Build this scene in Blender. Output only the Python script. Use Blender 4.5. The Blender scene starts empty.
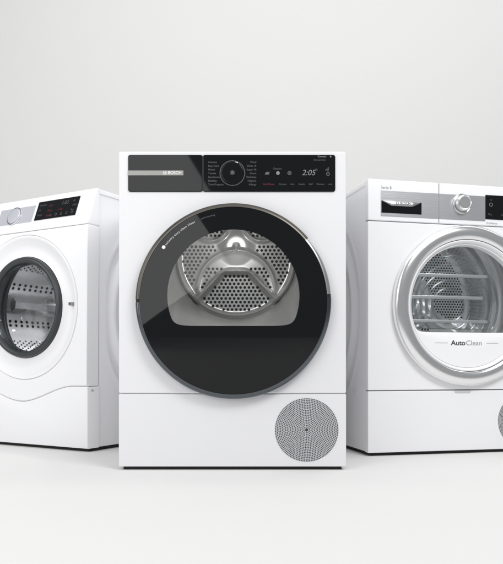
import bpy, math, random
from mathutils import Vector, Matrix
random.seed(4)
R = math.radians
PI = math.pi
S = bpy.context.scene
COL = S.collection

# ------------------------------------------------------------------ camera
cam_d = bpy.data.cameras.new('camera')
cam = bpy.data.objects.new('camera', cam_d); COL.objects.link(cam)
cam.location = (0, -1.85, .283); cam.rotation_euler = (R(90), 0, 0)
cam_d.sensor_width = 36; cam_d.sensor_fit = 'AUTO'
cam_d.lens = 36 * 700 / 564
cam_d.shift_y = 81 / 564
cam_d.clip_start = .01; cam_d.clip_end = 100
S.camera = cam

# ------------------------------------------------------------------ studio light
W = bpy.data.worlds.new('World'); S.world = W; W.use_nodes = True
bg = W.node_tree.nodes['Background']
bg.inputs[0].default_value = (.95, .97, 1, 1)

def softbox(name, loc, rot, sx, sy, radiance, col=(1, 1, 1)):
    d = bpy.data.lights.new(name, 'AREA'); d.shape = 'RECTANGLE'; d.size = sx; d.size_y = sy
    d.energy = radiance * PI * sx * sy; d.color = col
    o = bpy.data.objects.new(name, d); COL.objects.link(o)
    o.location = loc; o.rotation_euler = rot
    return o

def aim(o, tgt, roll=0):
    v = Vector(tgt) - o.location
    q = v.to_track_quat('-Z', 'Y')
    o.rotation_euler = (q.to_matrix() @ Matrix.Rotation(roll, 3, 'Z')).to_euler()

LK, LT, LR, LB, LL, LW = 2.6, .9, 13.0, 2.35, 2.2, .29
# key: a tall tilted softbox at the left beside the camera (its edge shows in the black glass)
KW, KL = 1.6, 2.2
cx_, cz_ = -.127, 1.04                       # lower right corner of the box, in the plane of the camera
kx = cx_ - .855 * KW / 2 - .519 * KL / 2
kz = cz_ - .519 * KW / 2 + .855 * KL / 2
key = softbox('key_softbox', (kx, -1.87, kz), (0, 0, 0), KW, KL, LK)
ex, nx = Vector((.519, 0, -.855)), Vector((-.855, 0, -.519))
# local -Z must look to +Y ; local X along -n, local Y along -e
mx = Matrix((( .855, -.519, 0), (0, 0, -1), (.519, .855, 0)))
key.rotation_euler = mx.to_euler()
top = softbox('overhead_softbox', (0, -.75, 2.75), (0, 0, 0), 3.4, 2.0, LT)
aim(top, (0, .1, .3))
rgt = softbox('side_softbox', (1.5, -2.0, 2.5), (0, 0, 0), 1.4, .9, LR)
aim(rgt, (.6, .3, .4))
lft = softbox('left_softbox', (-2.7, -.6, 1.3), (0, 0, 0), 1.2, 2.0, LL)
aim(lft, (-.6, .5, .45))
bg.inputs[1].default_value = LW
bck = softbox('backdrop_softbox', (1.2, .7, 3.5), (0, 0, 0), 5.6, 1.0, LB)
aim(bck, (1.2, 2.3, .9))

S.view_settings.view_transform = 'Standard'; S.view_settings.look = 'None'
S.view_settings.exposure = 0; S.view_settings.gamma = 1

# ------------------------------------------------------------------ materials
def mat(name, col, rough=.4, metal=0, spec=.5, noise=0, nscale=8, coat=0, emit=0, bump=0, bscale=300, aniso=0):
    m = bpy.data.materials.new(name); m.use_nodes = True
    nt = m.node_tree; b = nt.nodes['Principled BSDF']
    b.inputs['Base Color'].default_value = (*col, 1)
    b.inputs['Roughness'].default_value = rough; b.inputs['Metallic'].default_value = metal
    b.inputs['Specular IOR Level'].default_value = spec
    b.inputs['Coat Weight'].default_value = coat; b.inputs['Coat Roughness'].default_value = .08
    if emit:
        b.inputs['Emission Color'].default_value = (*col, 1); b.inputs['Emission Strength'].default_value = emit
    tc = nt.nodes.new('ShaderNodeTexCoord')
    if noise:
        n = nt.nodes.new('ShaderNodeTexNoise'); n.inputs['Scale'].default_value = nscale; n.inputs['Detail'].default_value = 5
        nt.links.new(tc.outputs['Object'], n.inputs['Vector'])
        r = nt.nodes.new('ShaderNodeMapRange')
        r.inputs['To Min'].default_value = rough * (1 - noise); r.inputs['To Max'].default_value = rough * (1 + noise)
        nt.links.new(n.outputs['Fac'], r.inputs['Value']); nt.links.new(r.outputs['Result'], b.inputs['Roughness'])
    if bump:
        n2 = nt.nodes.new('ShaderNodeTexNoise'); n2.inputs['Scale'].default_value = bscale; n2.inputs['Detail'].default_value = 3
        mp = nt.nodes.new('ShaderNodeMapping')
        if aniso: mp.inputs['Scale'].default_value = (.03, 1, 1)
        nt.links.new(tc.outputs['Object'], mp.inputs['Vector']); nt.links.new(mp.outputs['Vector'], n2.inputs['Vector'])
        bp = nt.nodes.new('ShaderNodeBump'); bp.inputs['Strength'].default_value = bump; bp.inputs['Distance'].default_value = .001
        nt.links.new(n2.outputs['Fac'], bp.inputs['Height']); nt.links.new(bp.outputs['Normal'], b.inputs['Normal'])
    return m

def glass(name, tint, fres=1.45, rough=.02):
    m = bpy.data.materials.new(name); m.use_nodes = True
    nt = m.node_tree; nt.nodes.clear()
    out = nt.nodes.new('ShaderNodeOutputMaterial'); mix = nt.nodes.new('ShaderNodeMixShader')
    tr = nt.nodes.new('ShaderNodeBsdfTransparent'); tr.inputs[0].default_value = (*tint, 1)
    gl = nt.nodes.new('ShaderNodeBsdfGlossy'); gl.inputs['Roughness'].default_value = rough
    f0 = ((fres - 1) / (fres + 1)) ** 2
    lw = nt.nodes.new('ShaderNodeLayerWeight'); lw.inputs[0].default_value = .5
    pw = nt.nodes.new('ShaderNodeMath'); pw.operation = 'POWER'; pw.inputs[1].default_value = 5
    ma = nt.nodes.new('ShaderNodeMath'); ma.operation = 'MULTIPLY_ADD'; ma.inputs[1].default_value = 1 - f0; ma.inputs[2].default_value = f0
    nt.links.new(lw.outputs['Facing'], pw.inputs[0]); nt.links.new(pw.outputs[0], ma.inputs[0]); nt.links.new(ma.outputs[0], mix.inputs[0]); nt.links.new(tr.outputs[0], mix.inputs[1])
    nt.links.new(gl.outputs[0], mix.inputs[2]); nt.links.new(mix.outputs[0], out.inputs[0])
    return m

M = dict(
    enamel=mat('cool_white_enamel', (.74, .74, .755), .50, noise=.15, nscale=5, bump=.02, bscale=900),
    shell=mat('casing_white', (.90, .90, .915), .5, noise=.15, nscale=5, bump=.02, bscale=900),
    white=mat('white_enamel', (.86, .86, .875), .48, noise=.15, nscale=5, bump=.02, bscale=900),
    plastic=mat('white_plastic', (.86, .86, .87), .48, noise=.15, bump=.03, bscale=1200),
    seam=mat('seam_grey', (.22, .22, .23), .6), seamlight=mat('seam_pale', (.75, .75, .76), .6),
    black=mat('black_gap', (.006, .006, .007), .7),
    blackglass=mat('black_glass', (.0055, .006, .0068), .035, spec=.28, noise=.3, nscale=3),
    gasket=mat('black_rubber', (.007, .007, .008), .55, bump=.1),
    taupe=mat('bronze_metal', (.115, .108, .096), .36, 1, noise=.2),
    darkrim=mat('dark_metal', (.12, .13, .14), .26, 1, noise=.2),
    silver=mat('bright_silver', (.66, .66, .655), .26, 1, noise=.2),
    chrome=mat('satin_chrome', (.88, .88, .885), .20, .96, noise=.15, bump=.05, bscale=500),
    brushed=mat('brushed_silver', (.55, .55, .57), .34, .85, noise=.2, bump=.15, bscale=700, aniso=1),
    paleSilver=mat('pale_silver', (.58, .59, .64), .4, .35, noise=.2, bump=.05, bscale=700, aniso=1),
    strip=mat('grey_strip', (.30, .30, .285), .45, .3),
    letter=mat('light_lettering', (.74, .74, .72), .5),
    print=mat('grey_print', (.10, .102, .105), .5),
    faint=mat('faint_print', (.09, .092, .095), .5),
    redprint=mat('red_print', (.16, .013, .024), .5),
    fill_glow=mat('fill_lens', (1, .98, .95), .4, emit=3),  # glow for the lens added with the drum fill
    lit=mat('lit_symbol', (.85, .9, .95), .5, emit=.5),
    dim=mat('dim_symbol', (.20, .205, .21), .5, emit=.06),
    darktext=mat('dark_lettering', (.05, .05, .055), .5),
    greytext=mat('grey_lettering', (.30, .30, .31), .5),
    steel=mat('drum_steel', (.66, .66, .655), .33, .62, noise=.3, nscale=30),
    steel2=mat('drum_steel_bright', (.76, .765, .77), .20, .85, noise=.3, nscale=20),
    tub=mat('drum_shell', (.40, .40, .395), .42, .3, noise=.2),
    hole=mat('perforation_dark', (.012, .012, .012), .8),
    grille=mat('vent_grey', (.58, .585, .60), .5),
    ventHole=mat('vent_hole', (.045, .045, .05), .8),
    darkring=mat('charcoal_plastic', (.030, .034, .036), .28, spec=.5, noise=.2),
    paddle=mat('grey_paddle', (.50, .50, .51), .28, .8, noise=.2),
    window=glass('tinted_window', (.90, .905, .905), 1.48),
    clear=glass('clear_glass', (.95, .97, .98), 1.42),
    bowl=glass('bowl_glass', (.93, .95, .96), 1.34),
    milky=glass('milky_plastic', (.66, .67, .69), 5.5, .45),
    frost=glass('frosted_rib', (.80, .82, .84), 1.9, .25),
    backdrop=mat('backdrop_paper', (.735, .73, .722), .75, spec=.2, bump=.05, bscale=250),
    cable=mat('foot_rubber', (.03, .03, .03), .6),
)

# ------------------------------------------------------------------ mesh builder
class MB:
    def __init__(s): s.v = []; s.f = []; s.m = []
    def add(s, vs, fs, mi=0):
        o = len(s.v); s.v += [tuple(p) for p in vs]
        for f in fs: s.f.append([i + o for i in f]); s.m.append(mi)
        return s
    def loft(s, loops, mi=0, cap0=False, cap1=False, closed=True, mis=None):
        n = len(loops[0]); vs = [p for l in loops for p in l]; k = len(loops)
        o = len(s.v); s.v += [tuple(p) for p in vs]
        for a in range(k - 1):
            for i in range(n if closed else n - 1):
                j = (i + 1) % n
                s.f.append([o + a * n + i, o + a * n + j, o + (a + 1) * n + j, o + (a + 1) * n + i]); s.m.append(mis[a] if mis else mi)
        if cap0: s.f.append([o + i for i in range(n)][::-1]); s.m.append(mi)
        if cap1: s.f.append([o + (k - 1) * n + i for i in range(n)]); s.m.append(mi)
        return s
    def box(s, x0, x1, y0, y1, z0, z1, mi=0):
        v = [(x, y, z) for z in (z0, z1) for y in (y0, y1) for x in (x0, x1)]
        return s.add(v, [(0, 2, 3, 1), (4, 5, 7, 6), (0, 1, 5, 4), (2, 6, 7, 3), (0, 4, 6, 2), (1, 3, 7, 5)], mi)
    def slab(s, x0, x1, z0, z1, yf, yb, rc=.006, bv=.002, mi=0):
        """rounded rectangular plate seen from the front (front at yf), bevelled front edge"""
        def outl(d, y):
            r = max(rc - d, .0004); P = []
            for cx, cz, a0 in ((x1 - d - r, z1 - d - r, 0), (x0 + d + r, z1 - d - r, 90), (x0 + d + r, z0 + d + r, 180), (x1 - d - r, z0 + d + r, 270)):
                for k in range(7):
                    a = R(a0 + k * 15); P.append((cx + r * math.cos(a), y, cz + r * math.sin(a)))
            return P
        L = [outl(0, yb)]
        for k in range(5):
            a = k / 4 * PI / 2
            L.append(outl(bv * (1 - math.cos(a)), yf + bv * (1 - math.sin(a))))
        L.append(outl(bv + .0004, yf))
        return s.loft(L, mi, cap0=True, cap1=True)
    def disc(s, c, r, y, n=10, mi=0):
        v = [(c[0] + r * math.cos(2 * PI * k / n), y, c[1] + r * math.sin(2 * PI * k / n)) for k in range(n)]
        return s.add(v, [list(range(n))], mi)
    def dome_disc(s, c, r, yf, yb, bv, n=64, mi=0):
        L = [circ(c, r, yb, n)]
        for k in range(5):
            a = k / 4 * PI / 2; L.append(circ(c, r - bv * (1 - math.cos(a)), yf + bv * (1 - math.sin(a)), n))
        L.append(circ(c, r - bv - .0004, yf, n))
        return s.loft(L, mi, cap0=True, cap1=True)
    def bar(s, a, b, r, n=12, mi=0):
        a, b = Vector(a), Vector(b); d = (b - a).normalized()
        u = d.orthogonal().normalized(); w = d.cross(u)
        ring = lambda p, q: [p + q * (u * math.cos(2 * PI * k / n) + w * math.sin(2 * PI * k / n)) for k in range(n)]
        return s.loft([ring(a, r), ring(b, r)], mi, True, True)
    def text(s, body, size, x, z, y, mi=0, align='LEFT', tilt=None, bold=0, sx=1, shear=0):
        """lettering on a plane facing -Y; tilt maps (x, y, z) -> point"""
        c = bpy.data.curves.new('t', 'FONT'); c.body = body; c.size = size; c.align_x = align; c.align_y = 'CENTER'
        c.offset = bold; c.shear = shear
        o = bpy.data.objects.new('t', c); COL.objects.link(o)
        dg = bpy.context.evaluated_depsgraph_get(); dg.update()
        me = bpy.data.meshes.new_from_object(o.evaluated_get(dg))
        vs = [(x + v.co.x * sx, y, z + v.co.y) for v in me.vertices]
        if tilt: vs = [tilt(*p) for p in vs]
        s.add(vs, [list(p.vertices) for p in me.polygons], mi)
        bpy.data.objects.remove(o); bpy.data.curves.remove(c); bpy.data.meshes.remove(me)
        return s
    def build(s, name, mats, parent=None, sharp=32, flat=False, recalc=True):
        me = bpy.data.meshes.new(name); me.from_pydata(s.v, [], s.f)
        for m in (mats if isinstance(mats, (list, tuple)) else [mats]): me.materials.append(m)
        me.polygons.foreach_set('material_index', s.m)
        if recalc:
            import bmesh
            b = bmesh.new(); b.from_mesh(me); bmesh.ops.recalc_face_normals(b, faces=b.faces); b.to_mesh(me); b.free()
        if not flat:
            me.polygons.foreach_set('use_smooth', [True] * len(me.polygons)); me.set_sharp_from_angle(angle=R(sharp))
        me.update()
        o = bpy.data.objects.new(name, me); COL.objects.link(o)
        if parent: o.parent = parent
        return o

def circ(c, r, y, n=128): return [(c[0] + r * math.cos(2 * PI * k / n), y, c[1] + r * math.sin(2 * PI * k / n)) for k in range(n)]

def plate_hole(mb, x0, x1, z0, z1, yf, yb, c, r, rc=.006, bv=.0025, mi=0, depth=None, top=None):
    """bevelled plate with a round hole; top(x) optionally gives an upper outline (for a wavy edge)"""
    def outl(d):
        rr = max(rc - d, .0005); P = []
        for cx, cz, a0 in ((x1 - d - rr, z1 - d - rr, 0), (x0 + d + rr, z1 - d - rr, 90), (x0 + d + rr, z0 + d + rr, 180), (x1 - d - rr, z0 + d + rr, 270)):
            for k in range(7):
                a = R(a0 + k * 15); P.append((cx + rr * math.cos(a), cz + rr * math.sin(a)))
        if top:                                    # replace the straight bottom by a wave
            xs = [x0 + d + rr + (x1 - x0 - 2 * d - 2 * rr) * k / 40 for k in range(41)]
            P = P[:14] + [(x, top(x) + d) for x in xs]
        return P
    O = outl(0)
    ang = sorted(set([round(math.atan2(p[1] - c[1], p[0] - c[0]), 5) for p in O] + [round(-PI + 2 * PI * k / 180, 5) for k in range(180)]))
    def ray(P, a):
        dx, dz = math.cos(a), math.sin(a); best = 9
        for i in range(len(P)):
            p, q = P[i], P[(i + 1) % len(P)]
            ex_, ez_ = q[0] - p[0], q[1] - p[1]
            det = dx * -ez_ + dz * ex_
            if abs(det) < 1e-12: continue
            t = ((p[0] - c[0]) * -ez_ + (p[1] - c[1]) * ex_) / det
            u = (dx * (p[1] - c[1]) - dz * (p[0] - c[0])) / det
            if t > 0 and -1e-4 <= u <= 1 + 1e-4: best = min(best, t)
        return best
    def loop(d, y):
        P = outl(d); return [(c[0] + math.cos(a) * ray(P, a), y, c[1] + math.sin(a) * ray(P, a)) for a in ang]
    cl = lambda rr, y: [(c[0] + rr * math.cos(a), y, c[1] + rr * math.sin(a)) for a in ang]
    L = [loop(0, yb)]
    for k in range(4):
        a = k / 3 * PI / 2; L.append(loop(bv * (1 - math.cos(a)), yf + bv * (1 - math.sin(a))))
    L += [loop(bv + .0005, yf), cl(r + .0026, yf), cl(r + .002, yf), cl(r, yf + .002), cl(r, yb)]
    mb.loft(L, mi)
    return mb

def thing(name, label, cat, loc, rz, group=None):
    o = bpy.data.objects.new(name, None); COL.objects.link(o)
    o.empty_display_size = .1
    o.location = loc; o.rotation_euler = (0, 0, rz); o['label'] = label; o['category'] = cat
    if group: o['group'] = group
    return o

def casing(root, w, d, h, y0, z0=.012, mt=None):
    """sheet-metal shell: embossed sides, back and top"""
    b = MB(); n, k = 90, 120
    def wave(y, z):
        r = math.hypot(y - .40, (z - .45) * .95)
        e = min(1, max(0, (y - y0 - .035) / .05)) * min(1, max(0, (y0 + d - .03 - y) / .05)) * min(1, max(0, (z - .07) / .05)) * min(1, max(0, (h - .06 - z) / .05))
        return e * (.0085 * math.sin((r - .05) * 2 * PI / .068) * (1 if .09 < r < .345 else 0) * min(1, (r - .09) / .03 if r > .09 else 0) * min(1, max(0, (.345 - r) / .03)))
    for sx in (-1, 1):
        vs = []; fs = []
        for i in range(n + 1):
            for j in range(k + 1):
                y = y0 + d * i / n; z = z0 + (h - .004 - z0) * j / k
                vs.append((sx * (w / 2 - .0035 + wave(y, z)), y, z))
        for i in range(n):
            for j in range(k):
                a = i * (k + 1) + j; fs.append((a, a + 1, a + k + 2, a + k + 1))
        b.add(vs, fs)
        b.box(sx * (w / 2 - .012) - .003, sx * (w / 2 - .012) + .003, y0 + .001, y0 + d - .001, z0 + .002, h - .006)
        # two pressed transport notches near the front of each side
        for zz in (.19, .28):
            b.slab(-.012, .012, zz - .004, zz + .004, 0, .002, .003, .001)
            for i in range(len(b.v) - 196, len(b.v)):
                x, y, z = b.v[i]; b.v[i] = (sx * (w / 2 - .0015 - y * .5 + (.0015 if sx else 0)), y0 + .10 + x * .6, z)
    b.box(-w / 2 + .001, w / 2 - .001, y0 + d - .004, y0 + d, z0, h - .002)
    b.box(-w / 2 + .01, w / 2 - .01, y0, y0 + d - .005, z0, z0 + .004)
    b.slab(-w / 2, w / 2, h - .016, h, y0 - .0005 if False else y0 + .001, y0 + d + .001, .003, .002)
    return b.build('casing', mt or M['shell'], root)

def feet(root, w, d, y0):
    for sx in (-1, 1):
        for yy in (y0 + .05, y0 + d - .06):
            m = MB(); x = sx * (w / 2 - .06)
            L = [[(x + r * math.cos(2 * PI * k / 20), yy + r * math.sin(2 * PI * k / 20), z) for k in range(20)] for r, z in ((.022, 0), (.024, .002), (.022, .006), (.012, .007), (.012, .016))]
            m.loft(L, 0, True, True).build('foot', M['cable'], root)

def plinth(root, w, d, y0):
    MB().box(-w / 2 + .011, w / 2 - .011, y0 + .006, y0 + d - .01, .0012, .0125).build('plinth', M['black'], root)

def ring_icon(mb, x, z, r, t, y, mi, n=40, tilt=None):
    a = circ((x, z), r, y, n); b = circ((x, z), r - t, y, n)
    if tilt: a = [tilt(*p) for p in a]; b = [tilt(*p) for p in b]
    mb.loft([a, b], mi)

def emblem(mb, x, z, r, y, mi):
    """round ring with an armature-like H inside"""
    ring_icon(mb, x, z, r, r * .2, y, mi, 28)
    for s in (-1, 1):
        mb.add([(x + s * r * .30, y, z - r * .6), (x + s * r * .5, y, z - r * .55), (x + s * r * .5, y, z + r * .55), (x + s * r * .30, y, z + r * .6)], [(0, 1, 2, 3)], mi)
    mb.add([(x - r * .3, y, z - r * .12), (x + r * .3, y, z - r * .12), (x + r * .3, y, z + r * .12), (x - r * .3, y, z + r * .12)], [(0, 1, 2, 3)], mi)

# ------------------------------------------------------------------ setting: paper sweep
b = MB(); prof = [(-3.0, 0), (1.35, 0)]
rad = 1.0
prof += [(1.35 + rad * math.sin(a), rad * (1 - math.cos(a))) for a in [PI / 2 * k / 24 for k in range(1, 25)]] + [(2.35, 4.5)]
loops = [[(x, y, z) for (y, z) in prof] for x in (-4.5, 4.5)]
b.loft(loops, 0, closed=False)
bd = b.build('studio_backdrop', M['backdrop'], recalc=False); bd['kind'] = 'structure'

# ================================================================== 1. black-door dryer in the middle
ctr = thing('tumble_dryer', 'white tumble dryer with a big black glass door, standing in front between two other machines',
            'tumble dryer', (-.0503, 0, 0), 0)
w, h = .601, .842
casing(ctr, w, .575, h, .024, mt=M['enamel'])
feet(ctr, w, .58, .02); plinth(ctr, w, .575, .004)
DC = (0.003, .445)                                # door centre
b = MB(); plate_hole(b, -w / 2, w / 2, .2025, h, 0, .022, DC, .205, .005, .003); b.build('front_panel', M['enamel'], ctr)
b = MB(); b.slab(-w / 2, w / 2, .009, .2008, .0002, .024, .003, .002); b.build('base_panel', M['enamel'], ctr)
MB().box(-w / 2 + .002, w / 2 - .002, .006, .02, .2, .204).build('seam', M['seamlight'], ctr)
# control panel
cp = MB().slab(-.2020 + .1241, .2714, .7352, .8327, -.0035, .004, .006, .0015).build('control_panel', M['blackglass'], ctr)
dr = MB().slab(-.2753, -.0787, .7352, .8327, -.0035, .004, .006, .0015).build('drawer_front', M['blackglass'], ctr)
sp = MB().slab(-.2750, -.1290, .7775, .7905, -.0052, -.0030, .0006, .0006).build('trim_strip', M['strip'], dr)
b = MB(); emblem(b, -.178, .784, .0052, -.0056, 0)
b.text('BOSCH', .0118, -.170, .784, -.0056, 0, bold=.0002, sx=.93); b.build('lettering', M['letter'], sp, flat=True)
MB().box(-.0786, -.0780, -.0039, 0, .7362, .8317).build('divider', M['print'], cp)
kb = MB().dome_disc((0, .784), .0295, -.0075, -.003, .002).build('dial', M['blackglass'], cp)
b = MB()
yk = -.0079
for k in range(60):                               # dotted light ring
    a = 2 * PI * k / 60; rr = .0325
    if abs(a - R(70)) < .12: continue
    c0, s0 = math.cos(a), math.sin(a); t = .0014; hw = .0011
    b.add([(c0 * (rr - t) - s0 * hw * 0 + -s0 * q, -.0041, .784 + s0 * (rr - t) + c0 * q) for q in (-hw, hw)] + [(c0 * (rr + t) - s0 * q, -.0041, .784 + s0 * (rr + t) + c0 * q) for q in (hw, -hw)], [(0, 1, 2, 3)])
b.build('light_ring', M['print'], cp, flat=True)
b = MB(); b.disc((0, .784), .0040, yk, 24, 0); ring_icon(b, 0, .784, .0062, .0008, yk, 0); b.build('dial_mark', M['faint'], kb, flat=True)
b = MB(); b.slab(.0060, .0142, .8085, .8135, -.0048, -.0036, .002, .0006); b.build('marker_light', M['lit'], cp)
b = MB(); y = -.0040
L7 = ['Cottons', 'Easy-Care', 'Mixed', 'Towels', 'Sportswear', 'Bedding', 'Time Program']
R7 = ['Wool', 'Shirts 15', 'Super 40', 'Down', 'Delicates', 'Hygiene', 'Allergy']
for k in range(7):
    zz = .8125 - k * .0098
    b.text(L7[k], .0070, -.064, zz, y, 0)
    b.text(R7[k], .0070, .063, zz, y, 0, align='RIGHT')
for k, (t, x) in enumerate([('Dryness', .1325), ('Iron', .158), ('Gentle', .1825), ('Half', .2065), ('Memory', .232), ('Lock', .2575)]):
    b.text(t, .0060, x, .7545, y, 0, align='CENTER')
b.text('Options', .0068, .1185, .7955, y, 1, align='CENTER')
b.text('Remote Start', .0058, .2300, .8185, y, 1, align='CENTER')
b.text('Start/Pause', .0068, .0800, .7545, y, 2, align='LEFT')
b.text('Connect', .0065, .2360, .8275, y, 3, align='CENTER', bold=.0001); b.disc((.2590, .8275), .0022, y, 16, 3)
b.build('panel_lettering', [M['print'], M['faint'], M['redprint'], M['dim']], cp, flat=True)
for x0_, kind in ((.091, 0), (.120, 1), (.1505, 2)):
    b = MB(); z_ = .784
    if kind == 0:
        b.add([(x0_ - .006, y, z_ - .004), (x0_ + .005, y, z_ - .004), (x0_ + .007, y, z_ + .003), (x0_ - .002, y, z_ + .003)], [(0, 1, 2, 3)], 1)
    elif kind == 1:
        b.disc((x0_, z_), .0048, y, 20, 0)
    else:
        ring_icon(b, x0_, z_, .0052, .0018, y, 1); b.disc((x0_, z_), .002, y, 16, 1)
    b.build('key_symbol', [M['dim'], M['print']], cp, flat=True)
b = MB(); b.text('2:05', .0205, .1830, .7845, y, 0, shear=.25); b.text('h', .010, .222, .793, y, 1, align='CENTER')
b.build('display_digits', [M['dim'], M['print']], cp, flat=True)
b = MB()
for k in range(3):
    b.add([(.2455 + k * .0030, y, .7905), (.2475 + k * .0030, y, .7905), (.2475 + k * .0030, y, .7935 + k * .003), (.2455 + k * .0030, y, .7935 + k * .003)], [(0, 1, 2, 3)], 0)
b.build('signal_symbol', M['print'], cp, flat=True)
b = MB(); ring_icon(b, .2520, .7815, .0048, .0016, y, 0); b.add([(.2513, y, .7815), (.2527, y, .7815), (.2527, y, .7885), (.2513, y, .7885)], [(0, 1, 2, 3)], 0)
b.build('power_symbol', M['print'], cp, flat=True)

# door
def dome(r): return -.0305 - .40 * (.2435 ** 2 - r * r)
def ypt(x, z): return dome(math.hypot(x - DC[0], z - DC[1]))
door = MB()
N = 240
prof_o = [(.214, .003), (.246, .000), (.2535, -.004), (.2560, -.010), (.2560, -.019), (.2552, -.0225), (.2538, -.0255), (.2515, -.0280), (.2485, -.0300), (.2455, -.0315), (.2440, -.0316), (.2436, -.0300), (.2436, -.004)]
def arc_ring(mb, a0, a1, n, mi=0):
    L = []
    for k in range(n + 1):
        a = a0 + (a1 - a0) * k / n
        L.append([(DC[0] + r * math.cos(a), yy, DC[1] + r * math.sin(a)) for r, yy in prof_o])
    for l in (L,):
        m = len(prof_o)
        mb.loft(L, mi, cap0=True, cap1=True)
door = bpy.data.objects.new('door', None); bpy.data.objects.remove(door)
b = MB(); b.loft([circ((DC[0], DC[1]), .212, .0008, 96), circ(DC, .240, .0002, 96), circ(DC, .2434, -.012, 96), circ(DC, .2434, -.022, 96), circ(DC, .212, -.024, 96), circ(DC, .212, .0008, 96)], 0)
door = b.build('door', M['gasket'], ctr)
b = MB(); arc_ring(b, R(4), R(40), 40); b.build('silver_rim_arc', M['silver'], door)  # right-hand arc of the rim in a brighter silver
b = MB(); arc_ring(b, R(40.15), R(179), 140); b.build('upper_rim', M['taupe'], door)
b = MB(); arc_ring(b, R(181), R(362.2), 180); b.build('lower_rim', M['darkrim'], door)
for a0_, a1_ in ((179.0, 181), (2.2, 4)):
    b = MB(); arc_ring(b, R(a0_), R(a1_), 4)
    b.v = [((x - DC[0]) * .9965 + DC[0], y_ + .0006, (z - DC[1]) * .9965 + DC[1]) for x, y_, z in b.v]; b.build('rim_joint', M['black'], door)
# window outline (clipped circle with soft corners)
WC = (.0035, .4575)
def wr(a, s=1.0):
    rc_ = .1705; p = 12; sn = -math.sin(a)
    q = (1 / rc_) ** p
    if sn > 0: q += (sn / .0790) ** p
    return s / q ** (1 / p)
def win_loop(s, yfun):
    P = []
    for k in range(N):
        a = 2 * PI * k / N; r = wr(a, s); x = WC[0] + r * math.cos(a); z = WC[1] + r * math.sin(a)
        P.append((x, yfun(x, z), z))
    return P
def lerp(A, B, t): return [tuple(p[i] + (q[i] - p[i]) * t for i in range(3)) for p, q in zip(A, B)]
outer = circ(DC, .2435, 0, N)
inner = win_loop(1, lambda x, z: 0)
L = []
for k in range(17):
    l = lerp(outer, inner, k / 16); L.append([(p[0], ypt(p[0], p[2]), p[2]) for p in l])
MB().loft(L, 0).build('black_glass', M['blackglass'], door, sharp=80)
L = []
for k in range(15):
    s_ = 1 - k / 15; L.append(win_loop(s_, ypt))
b = MB(); b.loft(L, 0); o = len(b.v); b.v.append((WC[0], ypt(*WC), WC[1]))
for i in range(N): b.f.append([o - N + i, o - N + (i + 1) % N, o]); b.m.append(0)
b.build('window', M['window'], door, sharp=80)
# printed words along the upper left of the door glass
b = MB()
def arc_text(body, r, a_start, size, mi):
    # letters set one after the other along the arc, reading clockwise
    a = a_start
    for ch in body:
        wd = size * (.30 if ch in 'il-' else .34 if ch == ' ' else .57)
        am = a - wd / 2 / r
        def tf(x, yy, z, am=am):
            # baseline tangent direction at angle am, reading clockwise
            tx, tz = math.sin(am), -math.cos(am); nx_, nz_ = math.cos(am), math.sin(am)
            X = DC[0] + nx_ * (r + z) + tx * x; Z = DC[1] + nz_ * (r + z) + tz * x
            return (X, ypt(X, Z) - .0006, Z)
        if ch != ' ': b.text(ch, size, 0, 0, 0, mi, align='CENTER', tilt=tf)
        a -= wd / r
arc_text('autodry easy clean filter', .2275, R(140.8), .0078, 0)
arc_text('selfcleaning', .2275, R(112), .0066, 1)
a = R(142.5); x_, z_ = DC[0] + .2275 * math.cos(a), DC[1] + .2275 * math.sin(a)
v = [(x_ + .0048 * math.cos(2 * PI * k / 20), 0, z_ + .0048 * math.sin(2 * PI * k / 20)) for k in range(20)]
b.add([(p[0], ypt(p[0], p[2]) - .0006, p[2]) for p in v], [list(range(20))], 0)
b.build('lettering', [M['letter'], M['print']], door, flat=True)

# drum: funnel from the window to the pressed back wall
BC = (.0035, .606); BR = .186; BY = .30
back_c = [(BC[0] + BR * math.cos(2 * PI * k / N), BY, BC[1] + BR * math.sin(2 * PI * k / N)) for k in range(N)]
f0 = win_loop(1.05, lambda x, z: ypt(x, z) + .006)
L = [f0, win_loop(1.07, lambda x, z: -.01)]
for t in (.0, .12, .3, .55, .8, 1): L.append([(p[0], .03 + (BY - .03) * t, p[2]) for p in lerp(win_loop(1.10, lambda x, z: 0), back_c, t)])
drum = MB().loft(L, 0).build('drum', M['tub'], ctr, sharp=70)

def sstep(a, b_, x):
    t = min(1, max(0, (x - a) / (b_ - a))); return t * t * (3 - 2 * t)
hub = (0, .036)                                    # relative to back centre
def wedge(u, v_):                                   # signed: >0 inside the lower perforated wedge
    d1 = (v_ - .020) * -1
    return min(.112 - 0, (-.003 - v_) * 1.0, (.86 * (-v_) + .050 - abs(u)) * .75 if v_ < 0 else -1)
def wedge_e(u, v_):                                 # distance outside the lower perforated wedge (negative inside)
    side = (abs(u) - (.036 + .92 * (-.053 - v_))) / 1.36
    topd = v_ + .053
    return max(side, topd) if max(side, topd) < 0 or min(side, topd) < 0 else math.hypot(side, topd)
def relief(u, v_):
    r = math.hypot(u, v_); y_ = 0
    e = wedge_e(u, v_)
    y_ += -.022 * math.exp(-((e - .011) / .0070) ** 2)                 # bead round the wedge
    y_ += .006 * sstep(.002, -.006, e)
    da = math.hypot(u, v_ + .098)
    if v_ > -.12: y_ += -.015 * math.exp(-((da - .118) / .0062) ** 2) * sstep(-.12, -.08, v_)   # outer arch
    hr = math.hypot(u, v_ - .036)
    y_ += -.007 * sstep(.062, .026, hr) + .006 * math.exp(-(hr / .008) ** 2)      # hub boss
    for s_ in (-1, 1):                                                   # upper scallops
        d = abs(math.hypot(u - s_ * .080, v_ - .108) - .058)
        y_ += -.015 * math.exp(-(d / .0055) ** 2)
    y_ += -.014 * math.exp(-((r - BR + .009) / .0065) ** 2)              # rim bead
    return y_
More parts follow.
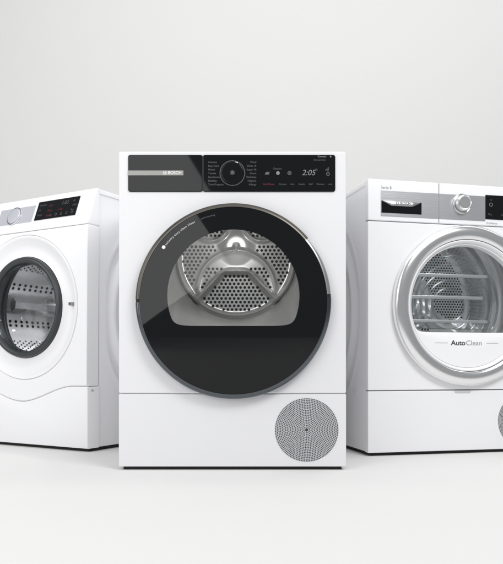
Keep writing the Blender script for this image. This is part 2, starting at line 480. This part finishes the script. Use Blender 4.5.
b = MB(); nr, na = 84, 220; vs = []; fs = []
for i in range(nr + 1):
    for k in range(na):
        r = BR * i / nr; a = 2 * PI * k / na; u, v_ = r * math.cos(a), r * math.sin(a)
        vs.append((BC[0] + u, BY - .0005 + relief(u, v_) * (1 if i < nr else 0), BC[1] + v_))
for i in range(nr):
    for k in range(na):
        a0, a1 = i * na + k, i * na + (k + 1) % na; fs.append((a0, a1, a1 + na, a0 + na))
b.add(vs, fs, 0)
def dots(mb, pred, sp, rad_, mi, rel, centre, y0, jit=0):
    n_ = int(.3 / sp)
    for i in range(-n_, n_):
        for j in range(-n_, n_):
            u = (i + (j % 2) * .5) * sp; v_ = j * sp * .87
            if pred(u, v_):
                pts = []
                for k in range(10):
                    a = 2 * PI * k / 10; uu, vv = u + rad_ * math.cos(a), v_ + rad_ * math.sin(a)
                    pts.append((centre[0] + uu, y0 + rel(uu, vv) - .0012, centre[1] + vv))
                mb.add(pts, [list(range(10))], mi)
def pred_c(u, v_):
    r = math.hypot(u, v_)
    if r > BR - .020: return False
    e = wedge_e(u, v_); da = math.hypot(u, v_ + .098)
    low = e < -.003
    side = e > .026 and da > .131 and v_ < .040 and abs(u) > .06
    mid = e > .024 and da < .108 and v_ < -.03
    up = math.hypot(abs(u) - .080, v_ - .108) < .049
    return low or side or up or mid
dots(b, pred_c, .0130, .0043, 1, relief, BC, BY)
b.build('back_wall', [M['steel'], M['hole']], drum, sharp=60)
# rubber lip under the window, inside the door
b = MB(); L = []
for s_, dy in ((1.02, .004), (1.055, .0045)): L.append(win_loop(s_, lambda x, z: ypt(x, z) + dy))
b.loft(L, 0); b.build('window_seal', M['darkrim'], door, sharp=70)
# added fill: glowing lens and point light brighten each drum from above the opening
def drum_fill(parent, x, y, z, watt):
    m = MB(); m.loft([[(x + r * math.cos(2 * PI * k / 24), y + r * math.sin(2 * PI * k / 24), z + dz) for k in range(24)] for r, dz in ((.011, .006), (.011, .001), (.008, -.001))], 0, True, True)
    o = m.build('drum_fill', M['fill_glow'], parent)
    d = bpy.data.lights.new('drum_fill_light', 'POINT'); d.energy = watt; d.shadow_soft_size = .012; d.color = (1, .99, .97)
    l = bpy.data.objects.new('drum_fill_light', d); COL.objects.link(l); l.location = (x, y, z - .016); l.parent = parent
drum_fill(drum, BC[0], .085, .674, .46)
# vent grille
def vent(root, c, r, rings, y0):
    b = MB(); b.dome_disc(c, r, y0 - .0012, y0 + .004, .001, 96, 0)
    for i in range(1, rings + 1):
        rr = r * (i - .25) / (rings + .1); n_ = max(6, int(round(2 * PI * rr / (r / rings * 1.0))))
        hr = r / rings * .385
        for k in range(n_):
            a = 2 * PI * (k + .5 * (i % 2)) / n_
            b.disc((c[0] + rr * math.cos(a), c[1] + rr * math.sin(a)), hr, y0 - .0016, 8, 1)
    b.disc(c, r * .022, y0 - .0016, 12, 1)
    return b.build('vent_grille', [M['grille'], M['ventHole']], root)
vent(ctr, (.196, .1065), .0835, 19, 0)

# ================================================================== 2. silver-door dryer at the right
rd = thing('tumble_dryer', 'white tumble dryer with a wide silver door ring and brushed silver control strip',
           'tumble dryer', (.65973, .34086, 0), R(13))
w = .63
casing(rd, w, .575, h, .024); feet(rd, w, .58, .02); plinth(rd, w, .575, .004)
RC = (.012, .4615)
b = MB(); plate_hole(b, -w / 2, w / 2, .2002, .7138, 0, .022, RC, .205, .003, .002); b.build('front_panel', M['white'], rd)
b = MB(); b.slab(-w / 2, w / 2, .010, .1972, -.0005, .024, .003, .002); b.build('base_panel', M['white'], rd)
MB().box(-w / 2 + .002, w / 2 - .002, .007, .02, .196, .202).build('seam', M['seam'], rd)
MB().box(-w / 2 + .002, w / 2 - .002, .007, .02, .712, .719).build('seam', M['seam'], rd)
b = MB(); b.slab(-.026, .027, .1900, .1965, -.0035, .001, .002, .001); b.build('flap_catch', M['grille'], rd)
cp = MB().slab(-w / 2, w / 2, .7165, .842, -.0008, .024, .004, .003).build('control_panel', M['white'], rd)
MB().slab(-.2745, .079, .7300, .8085, -.0022, .001, .0008, .0006).build('silver_strip', M['brushed'], cp)
MB().box(-.0818, -.0808, -.0027, 0, .718, .841).build('divider', M['seam'], cp)
# drawer grip: dark recess below a silver lip
b = MB(); b.slab(-.2725, -.1400, .7400, .7770, -.0030, .001, .001, .0006); dg_ = b.build('drawer_recess', M['blackglass'], cp)
b = MB()
prf = [(-.0030, .7775), (-.0090, .7765), (-.0120, .7705), (-.0115, .7635), (-.0080, .7615), (-.0030, .7630)]
L = []
for k in range(25):
    t = k / 24; x = -.268 + .124 * t; s_ = min(1, min(t, 1 - t) / .22) ** .7
    L.append([(x, -.0030 + (yy + .0030) * max(s_, .05), .7770 + (zz - .7770) * max(s_, .12)) for yy, zz in prf])
b.loft(L, 0, True, True); gr = b.build('grip', M['silver'], dg_)
b = MB(); emblem(b, -.2245, .7700, .0046, -.0126, 0); b.text('BOSCH', .0105, -.216, .7700, -.0126, 0, bold=.0001)
b.build('lettering', M['darktext'], gr, flat=True)
for t_ in (('Serie 8', .0125, -.274, .8170), ('EcoSilence', .0090, .083, .7245)):
    b = MB(); b.text(*t_, -.0014, 0); b.build('lettering', M['greytext'], cp, flat=True)
KN = (-.003, .7805)
b = MB(); b.loft([circ(KN, .0315, -.0018, 64), circ(KN, .0315, -.0040, 64), circ(KN, .0300, -.0048, 64), circ(KN, .0275, -.0040, 64), circ(KN, .0270, -.002, 64)], 0)
kr = b.build('dial', M['silver'], cp)
b = MB(); b.loft([circ(KN, .0255, -.0020, 64), circ(KN, .0250, -.018, 64), circ(KN, .0238, -.0225, 64), circ(KN, .0205, -.0240, 64), circ(KN, .019, -.0228, 64)], 0, cap1=True)
b.build('knob', M['chrome'], kr)
ds = MB().slab(.0795, .2755, .7365, .8130, -.0028, .001, .001, .0008).build('display', M['blackglass'], cp)
b = MB()
b.text('1:25', .020, .15, .780, -.0033, 0)
ring_icon(b, .098, .783, .006, .0014, -.0033, 0); b.text('+', .010, .098, .797, -.0033, 0, align='CENTER')
for k in range(4):
    b.text(['Dry', 'Iron', 'Soft', 'Time'][k], .0085, .088 + k * .045, .752, -.0033, 1)
b.build('lettering', [M['dim'], M['print']], ds, flat=True)
# door
b = MB(); n_ = 160
pr = [(.204, .004), (.2450, .001), (.2495, -.004), (.2502, -.012), (.2494, -.0175), (.2470, -.0215), (.2430, -.0246), (.2370, -.0270), (.2300, -.0283), (.2220, -.0284), (.2140, -.0272), (.2085, -.0250), (.2060, -.0225), (.2050, -.012), (.2045, .004)]
b.loft([circ(RC, r, yy, n_) for r, yy in pr], 0)
door = b.build('door', M['chrome'], rd)
b = MB(); pr = [(.2046, -.010), (.2040, -.0205), (.2015, -.0222), (.2000, -.0215), (.1960, -.0160), (.1935, -.0120), (.1930, .002)]
b.loft([circ(RC, r, yy, n_) for r, yy in pr], 0); b.build('inner_ring', M['plastic'], door)
def wr2(a, s=1.0):
    p = 16; sn = -math.sin(a); q = (1 / .1925) ** p
    if sn > 0: q += (sn / .0850) ** p
    return s / q ** (1 / p)
def win2(s, y_): return [(RC[0] + wr2(2 * PI * k / N, s) * math.cos(2 * PI * k / N), y_, RC[1] + wr2(2 * PI * k / N, s) * math.sin(2 * PI * k / N)) for k in range(N)]
# white lower plate: between the clipped window and the circle
b = MB(); b.loft([win2(.97, .010), win2(.985, -.0095), win2(1.0, -.0110), lerp(win2(1.0, -.0112), circ(RC, .1927, -.0112, N), .5), circ(RC, .1927, -.0112, N)], 0)
lp = b.build('white_fascia', M['plastic'], door, sharp=50)
b = MB(); yt = -.0118
b.text('Auto', .0215, .0040, .3450, yt, 0, align='RIGHT', bold=.0004, sx=1.12); b.text('Clean', .0215, .0055, .3450, yt, 1, sx=1.12)
for x0_, x1_ in ((-.100, -.056), (.076, .118)):
    b.add([(x0_, yt, .3446), (x1_, yt, .3446), (x1_, yt, .3456), (x0_, yt, .3456)], [(0, 1, 2, 3)], 1)
b.build('lettering', [M['darktext'], M['greytext']], lp, flat=True)
b = MB(); L = [win2(.975, -.006)] + [win2(.97 - k * .03, -.006 - .0002 * k) for k in range(1, 12)]
b.loft(L, 0, cap1=True); b.build('window', M['clear'], door, sharp=80)
# moulded glass bowl behind the window: stepped rings seen through the pane
b = MB(); bc = (.0, .470)
pr = [(.165, .020), (.150, .050), (.135, .058), (.128, .066), (.112, .070), (.104, .078), (.085, .080), (.078, .086), (.060, .087), (.054, .092), (.03, .093)]
def bowl_loop(r, y_):
    P = []
    for k in range(96):
        a = 2 * PI * k / 96; z = bc[1] + r * math.sin(a); z = max(z, .392); P.append((bc[0] + r * math.cos(a), y_, z))
    return P
b.loft([bowl_loop(r, yy) for r, yy in pr], 0, cap1=True); b.build('glass_bowl', M['clear'], door, sharp=40)
for r_, y_ in ((.152, .046), (.130, .062), (.106, .074), (.080, .083), (.055, .090)):
    b = MB(); L = []
    for q in range(9):
        t = 2 * PI * q / 8; L.append(bowl_loop(r_ + .0042 * math.cos(t), y_ + .0042 * math.sin(t)))
    b.loft(L, 0); b.build('bowl_rib', M['frost'], door)
for zz, x0_, x1_ in ((.558, -.165, .10), (.489, -.178, .085), (.414, -.17, .10)):
    b = MB(); b.slab(x0_, x1_, zz - .0052, zz + .0052, .018, .028, .005, .003); b.build('cross_bar', M['milky'], door)
# drum
b = MB(); DCc = (.012, .505); n_ = 120
f0 = [(RC[0] + wr2(2 * PI * k / n_, 1.02) * math.cos(2 * PI * k / n_), -.002, RC[1] + wr2(2 * PI * k / n_, 1.02) * math.sin(2 * PI * k / n_)) for k in range(n_)]
ring = lambda r, y_: [(DCc[0] + r * math.cos(2 * PI * k / n_), y_, DCc[1] + r * math.sin(2 * PI * k / n_)) for k in range(n_)]
L = [f0, lerp(f0, ring(.21, 0), .3)]
L[1] = [(p[0], .02, p[2]) for p in L[1]]
for r, yy in ((.232, .06), (.262, .10), (.268, .16), (.262, .166), (.262, .172), (.268, .178), (.268, .26), (.262, .266), (.262, .272), (.268, .278), (.268, .40), (.255, .43)): L.append(ring(r, yy))
b.loft(L, 0); drum2 = b.build('drum', M['steel2'], rd, sharp=50)
R2 = .2555
def relief2(u, v_):
    r = math.hypot(u, v_); a = math.atan2(v_, u); y_ = 0
    for k in range(3):
        t = (a - R(90 + 120 * k) + PI) % (2 * PI) - PI
        y_ += -.02 * math.exp(-((r * math.sin(t)) / .028) ** 2) * (1 if math.cos(t) > 0 else 0) * sstep(.02, .06, r)
    for rr in (.05, .075, .1): y_ += -.008 * math.exp(-((r - rr) / .007) ** 2)
    return y_ - .03 * math.exp(-(r / .03) ** 2)
vs = []; fs = []; b = MB(); nr, na = 60, 150
for i in range(nr + 1):
    for k in range(na):
        r = R2 * i / nr; a = 2 * PI * k / na; u, v_ = r * math.cos(a), r * math.sin(a)
        vs.append((DCc[0] + u, .43 + relief2(u, v_) * (1 if i < nr else 0), DCc[1] + v_))
for i in range(nr):
    for k in range(na):
        a0, a1 = i * na + k, i * na + (k + 1) % na; fs.append((a0, a1, a1 + na, a0 + na))
b.add(vs, fs, 0)
def pred_r(u, v_):
    r = math.hypot(u, v_); a = math.atan2(v_, u)
    if not .115 < r < .238: return False
    for k in range(3):
        t = (a - R(90 + 120 * k) + PI) % (2 * PI) - PI
        if math.cos(t) > 0 and abs(r * math.sin(t)) < .035: return False
    return True
dots(b, pred_r, .0112, .0037, 1, relief2, DCc, .43); b.build('back_wall', [M['steel'], M['hole']], drum2, sharp=60)
drum_fill(drum2, DCc[0], .10, .745, .85)
for k in range(3):
    a = R(62 + 120 * k); b = MB(); L = []
    for yy, hgt in ((.12, .015), (.15, .040), (.38, .040), (.40, .015)):
        P = []
        for t, rr in ((-.045, .268), (-.025, .268 - hgt * .8), (0, .268 - hgt), (.025, .268 - hgt * .8), (.045, .268)):
            c0, s0 = math.cos(a), math.sin(a); P.append((DCc[0] + c0 * rr - s0 * t, yy, DCc[1] + s0 * rr + c0 * t))
        L.append(P)
    b.loft(L, 0, True, True, closed=True); b.build('drum_paddle', M['steel2'], drum2, sharp=50)
vent(rd, (.2075, .1000), .0835, 19, -.0005)

# ================================================================== 3. washing machine at the left
wm = thing('washing_machine', 'white washing machine with a dark round porthole in a dished white surround, on the left',
           'washing machine', (-.77744, .5125, 0), R(-30))
w = .598
casing(wm, w - .004, .53, h + .0035, .058); feet(wm, w, .58, .03); plinth(wm, w, .575, .012)
LC = (.014, .4700)
def wave(x):                                       # seam between front and base panel
    return .1545 + (.2095 - .1545) * sstep(.0, .24, abs(x - LC[0] + .014))
b = MB(); plate_hole(b, -w / 2, w / 2, .19, .7235, 0, .053, LC, .243, .004, .004, top=lambda x: wave(x)); b.build('front_panel', M['plastic'], wm)
b = MB()
def base_loop(d, y_):
    P = [(-w / 2 + d + .0, y_, .011 + d), (w / 2 - d, y_, .011 + d)]
    for k in range(41):
        x = w / 2 - d - (w - 2 * d) * k / 40; P.append((x, y_, wave(x) - .0016 - d))
    return P
b.loft([base_loop(0, .053), base_loop(0, .003), base_loop(.0012, .0008), base_loop(.003, .0002)], 0, True, True); b.build('base_panel', M['plastic'], wm, sharp=40)
b = MB(); xs = [-w / 2 + .003 + (w - .006) * k / 40 for k in range(41)]
b.loft([[(x, .008, wave(x) - .006) for x in xs], [(x, .008, wave(x) + .003) for x in xs]], 0, closed=False)
b.box(-w / 2 + .003, w / 2 - .003, .008, .05, .7215, .7265)
[b.box(sx * (w / 2 - .012) - .006, sx * (w / 2 - .012) + .006, .0535, .0575, .02, .82) for sx in (-1, 1)]
b.build('seam', M['seamlight'], wm)
# tilted control fascia
TB, TT, TY = .7252, .8475, .046
def tl(x, y_, z): return (x, y_ + TY * (z - TB) / (TT - TB), z)
b = MB(); b.slab(-w / 2, w / 2, TB, TT, 0, .02, .004, .003)
b.v = [tl(*p) if p[1] < .019 else (p[0], .056, p[2]) for p in b.v]
cp = b.build('control_panel', M['plastic'], wm)
def tslab(x0, x1, z0, z1, yf, yb, name, m, par, rc=.002):
    b = MB(); b.slab(x0, x1, z0, z1, yf, yb, rc, .0008); b.v = [tl(*p) for p in b.v]; return b.build(name, m, par)
tslab(-.2850, -.1400, .756, .824, -.0022, .003, 'drawer_front', M['plastic'], cp)
tslab(-.135, .036, .7580, .8180, -.0012, .003, 'silver_strip', M['paleSilver'], cp)
KN = (-.057, .7885)
b = MB()
pr = [(.0325, -.001), (.0320, -.004), (.0305, -.0045), (.0295, -.002)]
b.loft([[tl(*p) for p in circ(KN, r, yy, 64)] for r, yy in pr], 0); kd = b.build('dial', M['silver'], cp)
b = MB(); pr = [(.0285, -.001), (.0275, -.0055), (.0262, -.0075), (.0225, -.0080)]
b.loft([[tl(*p) for p in circ(KN, r, yy, 64)] for r, yy in pr], 0, cap1=True); b.build('knob', M['paleSilver'], kd)
ds = tslab(.0480, .2340, .7605, .8270, -.0026, .003, 'display', M['blackglass'], cp, .001)
b = MB(); y = -.0032
b.text('1:05', .019, .174, .8105, y, 0, align='CENTER', tilt=tl, shear=.2)
for k in range(3):
    b.text(['Cottons', 'Mix', 'Wool'][k], .0095, .058, .813 - .018 * k, y, 2, tilt=tl)
    b.text(['60', '1400', 'Eco'][k], .0095, .210, .813 - .016 * k, y, 2, tilt=tl)
    b.text(['Start', 'Rinse', 'Speed'][k], .0100, .102, .808 - .018 * k, y, 1, tilt=tl)
for k in range(5): ring_icon(b, .122 + k * .024, .772, .0044, .0014, y, 2, 20, tl)
b.text('+ 40 -', .012, .162, .788, y, 1, align='CENTER', tilt=tl)
b.build('lettering', [M['print'], M['redprint'], M['faint']], ds, flat=True)
# door: dished white surround, charcoal ring, glass bowl
b = MB(); n_ = 160
pr = [(.2425, .040), (.2422, .002), (.2405, -.0012), (.236, -.0014), (.229, .003), (.214, .0135), (.199, .0165), (.186, .0145), (.177, .0085), (.1715, .006), (.1700, .010), (.1700, .040)]
b.loft([circ(LC, r, yy, n_) for r, yy in pr], 0); door = b.build('door', M['plastic'], wm, sharp=50)
b = MB(); pr = [(.1697, .030), (.1697, .002), (.1680, -.005), (.1620, -.0085), (.1545, -.0080), (.1490, -.0030), (.1470, .006), (.1465, .030)]
b.loft([circ(LC, r, yy, n_) for r, yy in pr], 0); dr = b.build('porthole_ring', M['darkring'], door, sharp=50)
b = MB(); pr = [(.1463, .012), (.1455, .004), (.143, .000), (.136, .0005), (.129, .012), (.122, .040), (.112, .075), (.098, .095), (.075, .108), (.04, .115)]
b.loft([circ(LC, r, yy, 120) for r, yy in pr], 0, cap1=True); b.build('glass_bowl', M['bowl'], door, sharp=50)
b = MB(); b.slab(.2180, .2300, .4680, .4790, -.0015, .014, .0015, .001); la = b.build('latch_mark', M['greytext'], door)
b = MB(); b.slab(.2205, .2275, .4705, .4765, -.0022, 0, .001, .0005); b.build('latch_slot', M['darktext'], la)
# rubber bellows and drum
b = MB(); pr = [(.1690, .031), (.178, .045), (.172, .060), (.180, .072), (.190, .090), (.205, .100)]
b.loft([circ(LC, r, yy, 120) for r, yy in pr], 0); b.build('gasket', M['gasket'], wm, sharp=60)
VC = (.004, .470); DRr = .238
b = MB(); ring = lambda r, y_: circ(VC, r, y_, 144)
b.loft([ring(.204, .101), ring(.225, .106), ring(.236, .112), ring(DRr, .125), ring(DRr, .42), ring(.20, .445), ring(.10, .45)], 0, cap1=True)
for i in range(22):                                # perforation of the drum wall, on faces turned inward
    for k in range(96):
        a = 2 * PI * (k + .5 * (i % 2)) / 96; yy = .128 + i * .0135
        off = min(abs((math.degrees(a) - p_ + 180) % 360 - 180) for p_ in (172, 292, 52))
        big = 13 < off < 21.5
        if not (big and i % 2 == 0 or 33 < off < 58): continue
        rr = DRr - .0012; hr = .0056 if big else .0030; P = []
        for q in range(8):
            t = 2 * PI * q / 8; aa = a + hr * math.cos(t) / rr; P.append((VC[0] + rr * math.cos(aa), yy + hr * math.sin(t), VC[1] + rr * math.sin(aa)))
        b.add(P, [list(range(8))], 1)
drum3 = b.build('drum', [M['steel2'], M['hole']], wm, sharp=50)
drum_fill(drum3, .03, .128, .680, 1.2)
for deg in (172, 292, 52):
    a = R(deg); b = MB(); L = []; c0, s0 = math.cos(a), math.sin(a)
    for yy, hgt in ((.115, .02), (.13, .058), (.39, .058), (.41, .02)):
        P = []
        for t, f in ((-.036, 0), (-.026, .75), (-.012, 1), (.012, 1), (.026, .75), (.036, 0)):
            rr = DRr - hgt * f; P.append((VC[0] + c0 * rr - s0 * t, yy, VC[1] + s0 * rr + c0 * t))
        L.append(P)
    b.loft(L, 0, True, True); b.build('drum_paddle', M['paddle'], drum3, sharp=40)
b = MB(); b.slab(-.007, .007, .1925, .1990, -.0012, .0004, .002, .0006)
b.v = [(w / 2 - y_, .022 + x, z) for x, y_, z in b.v]; b.build('cover_tab', M['silver'], wm)
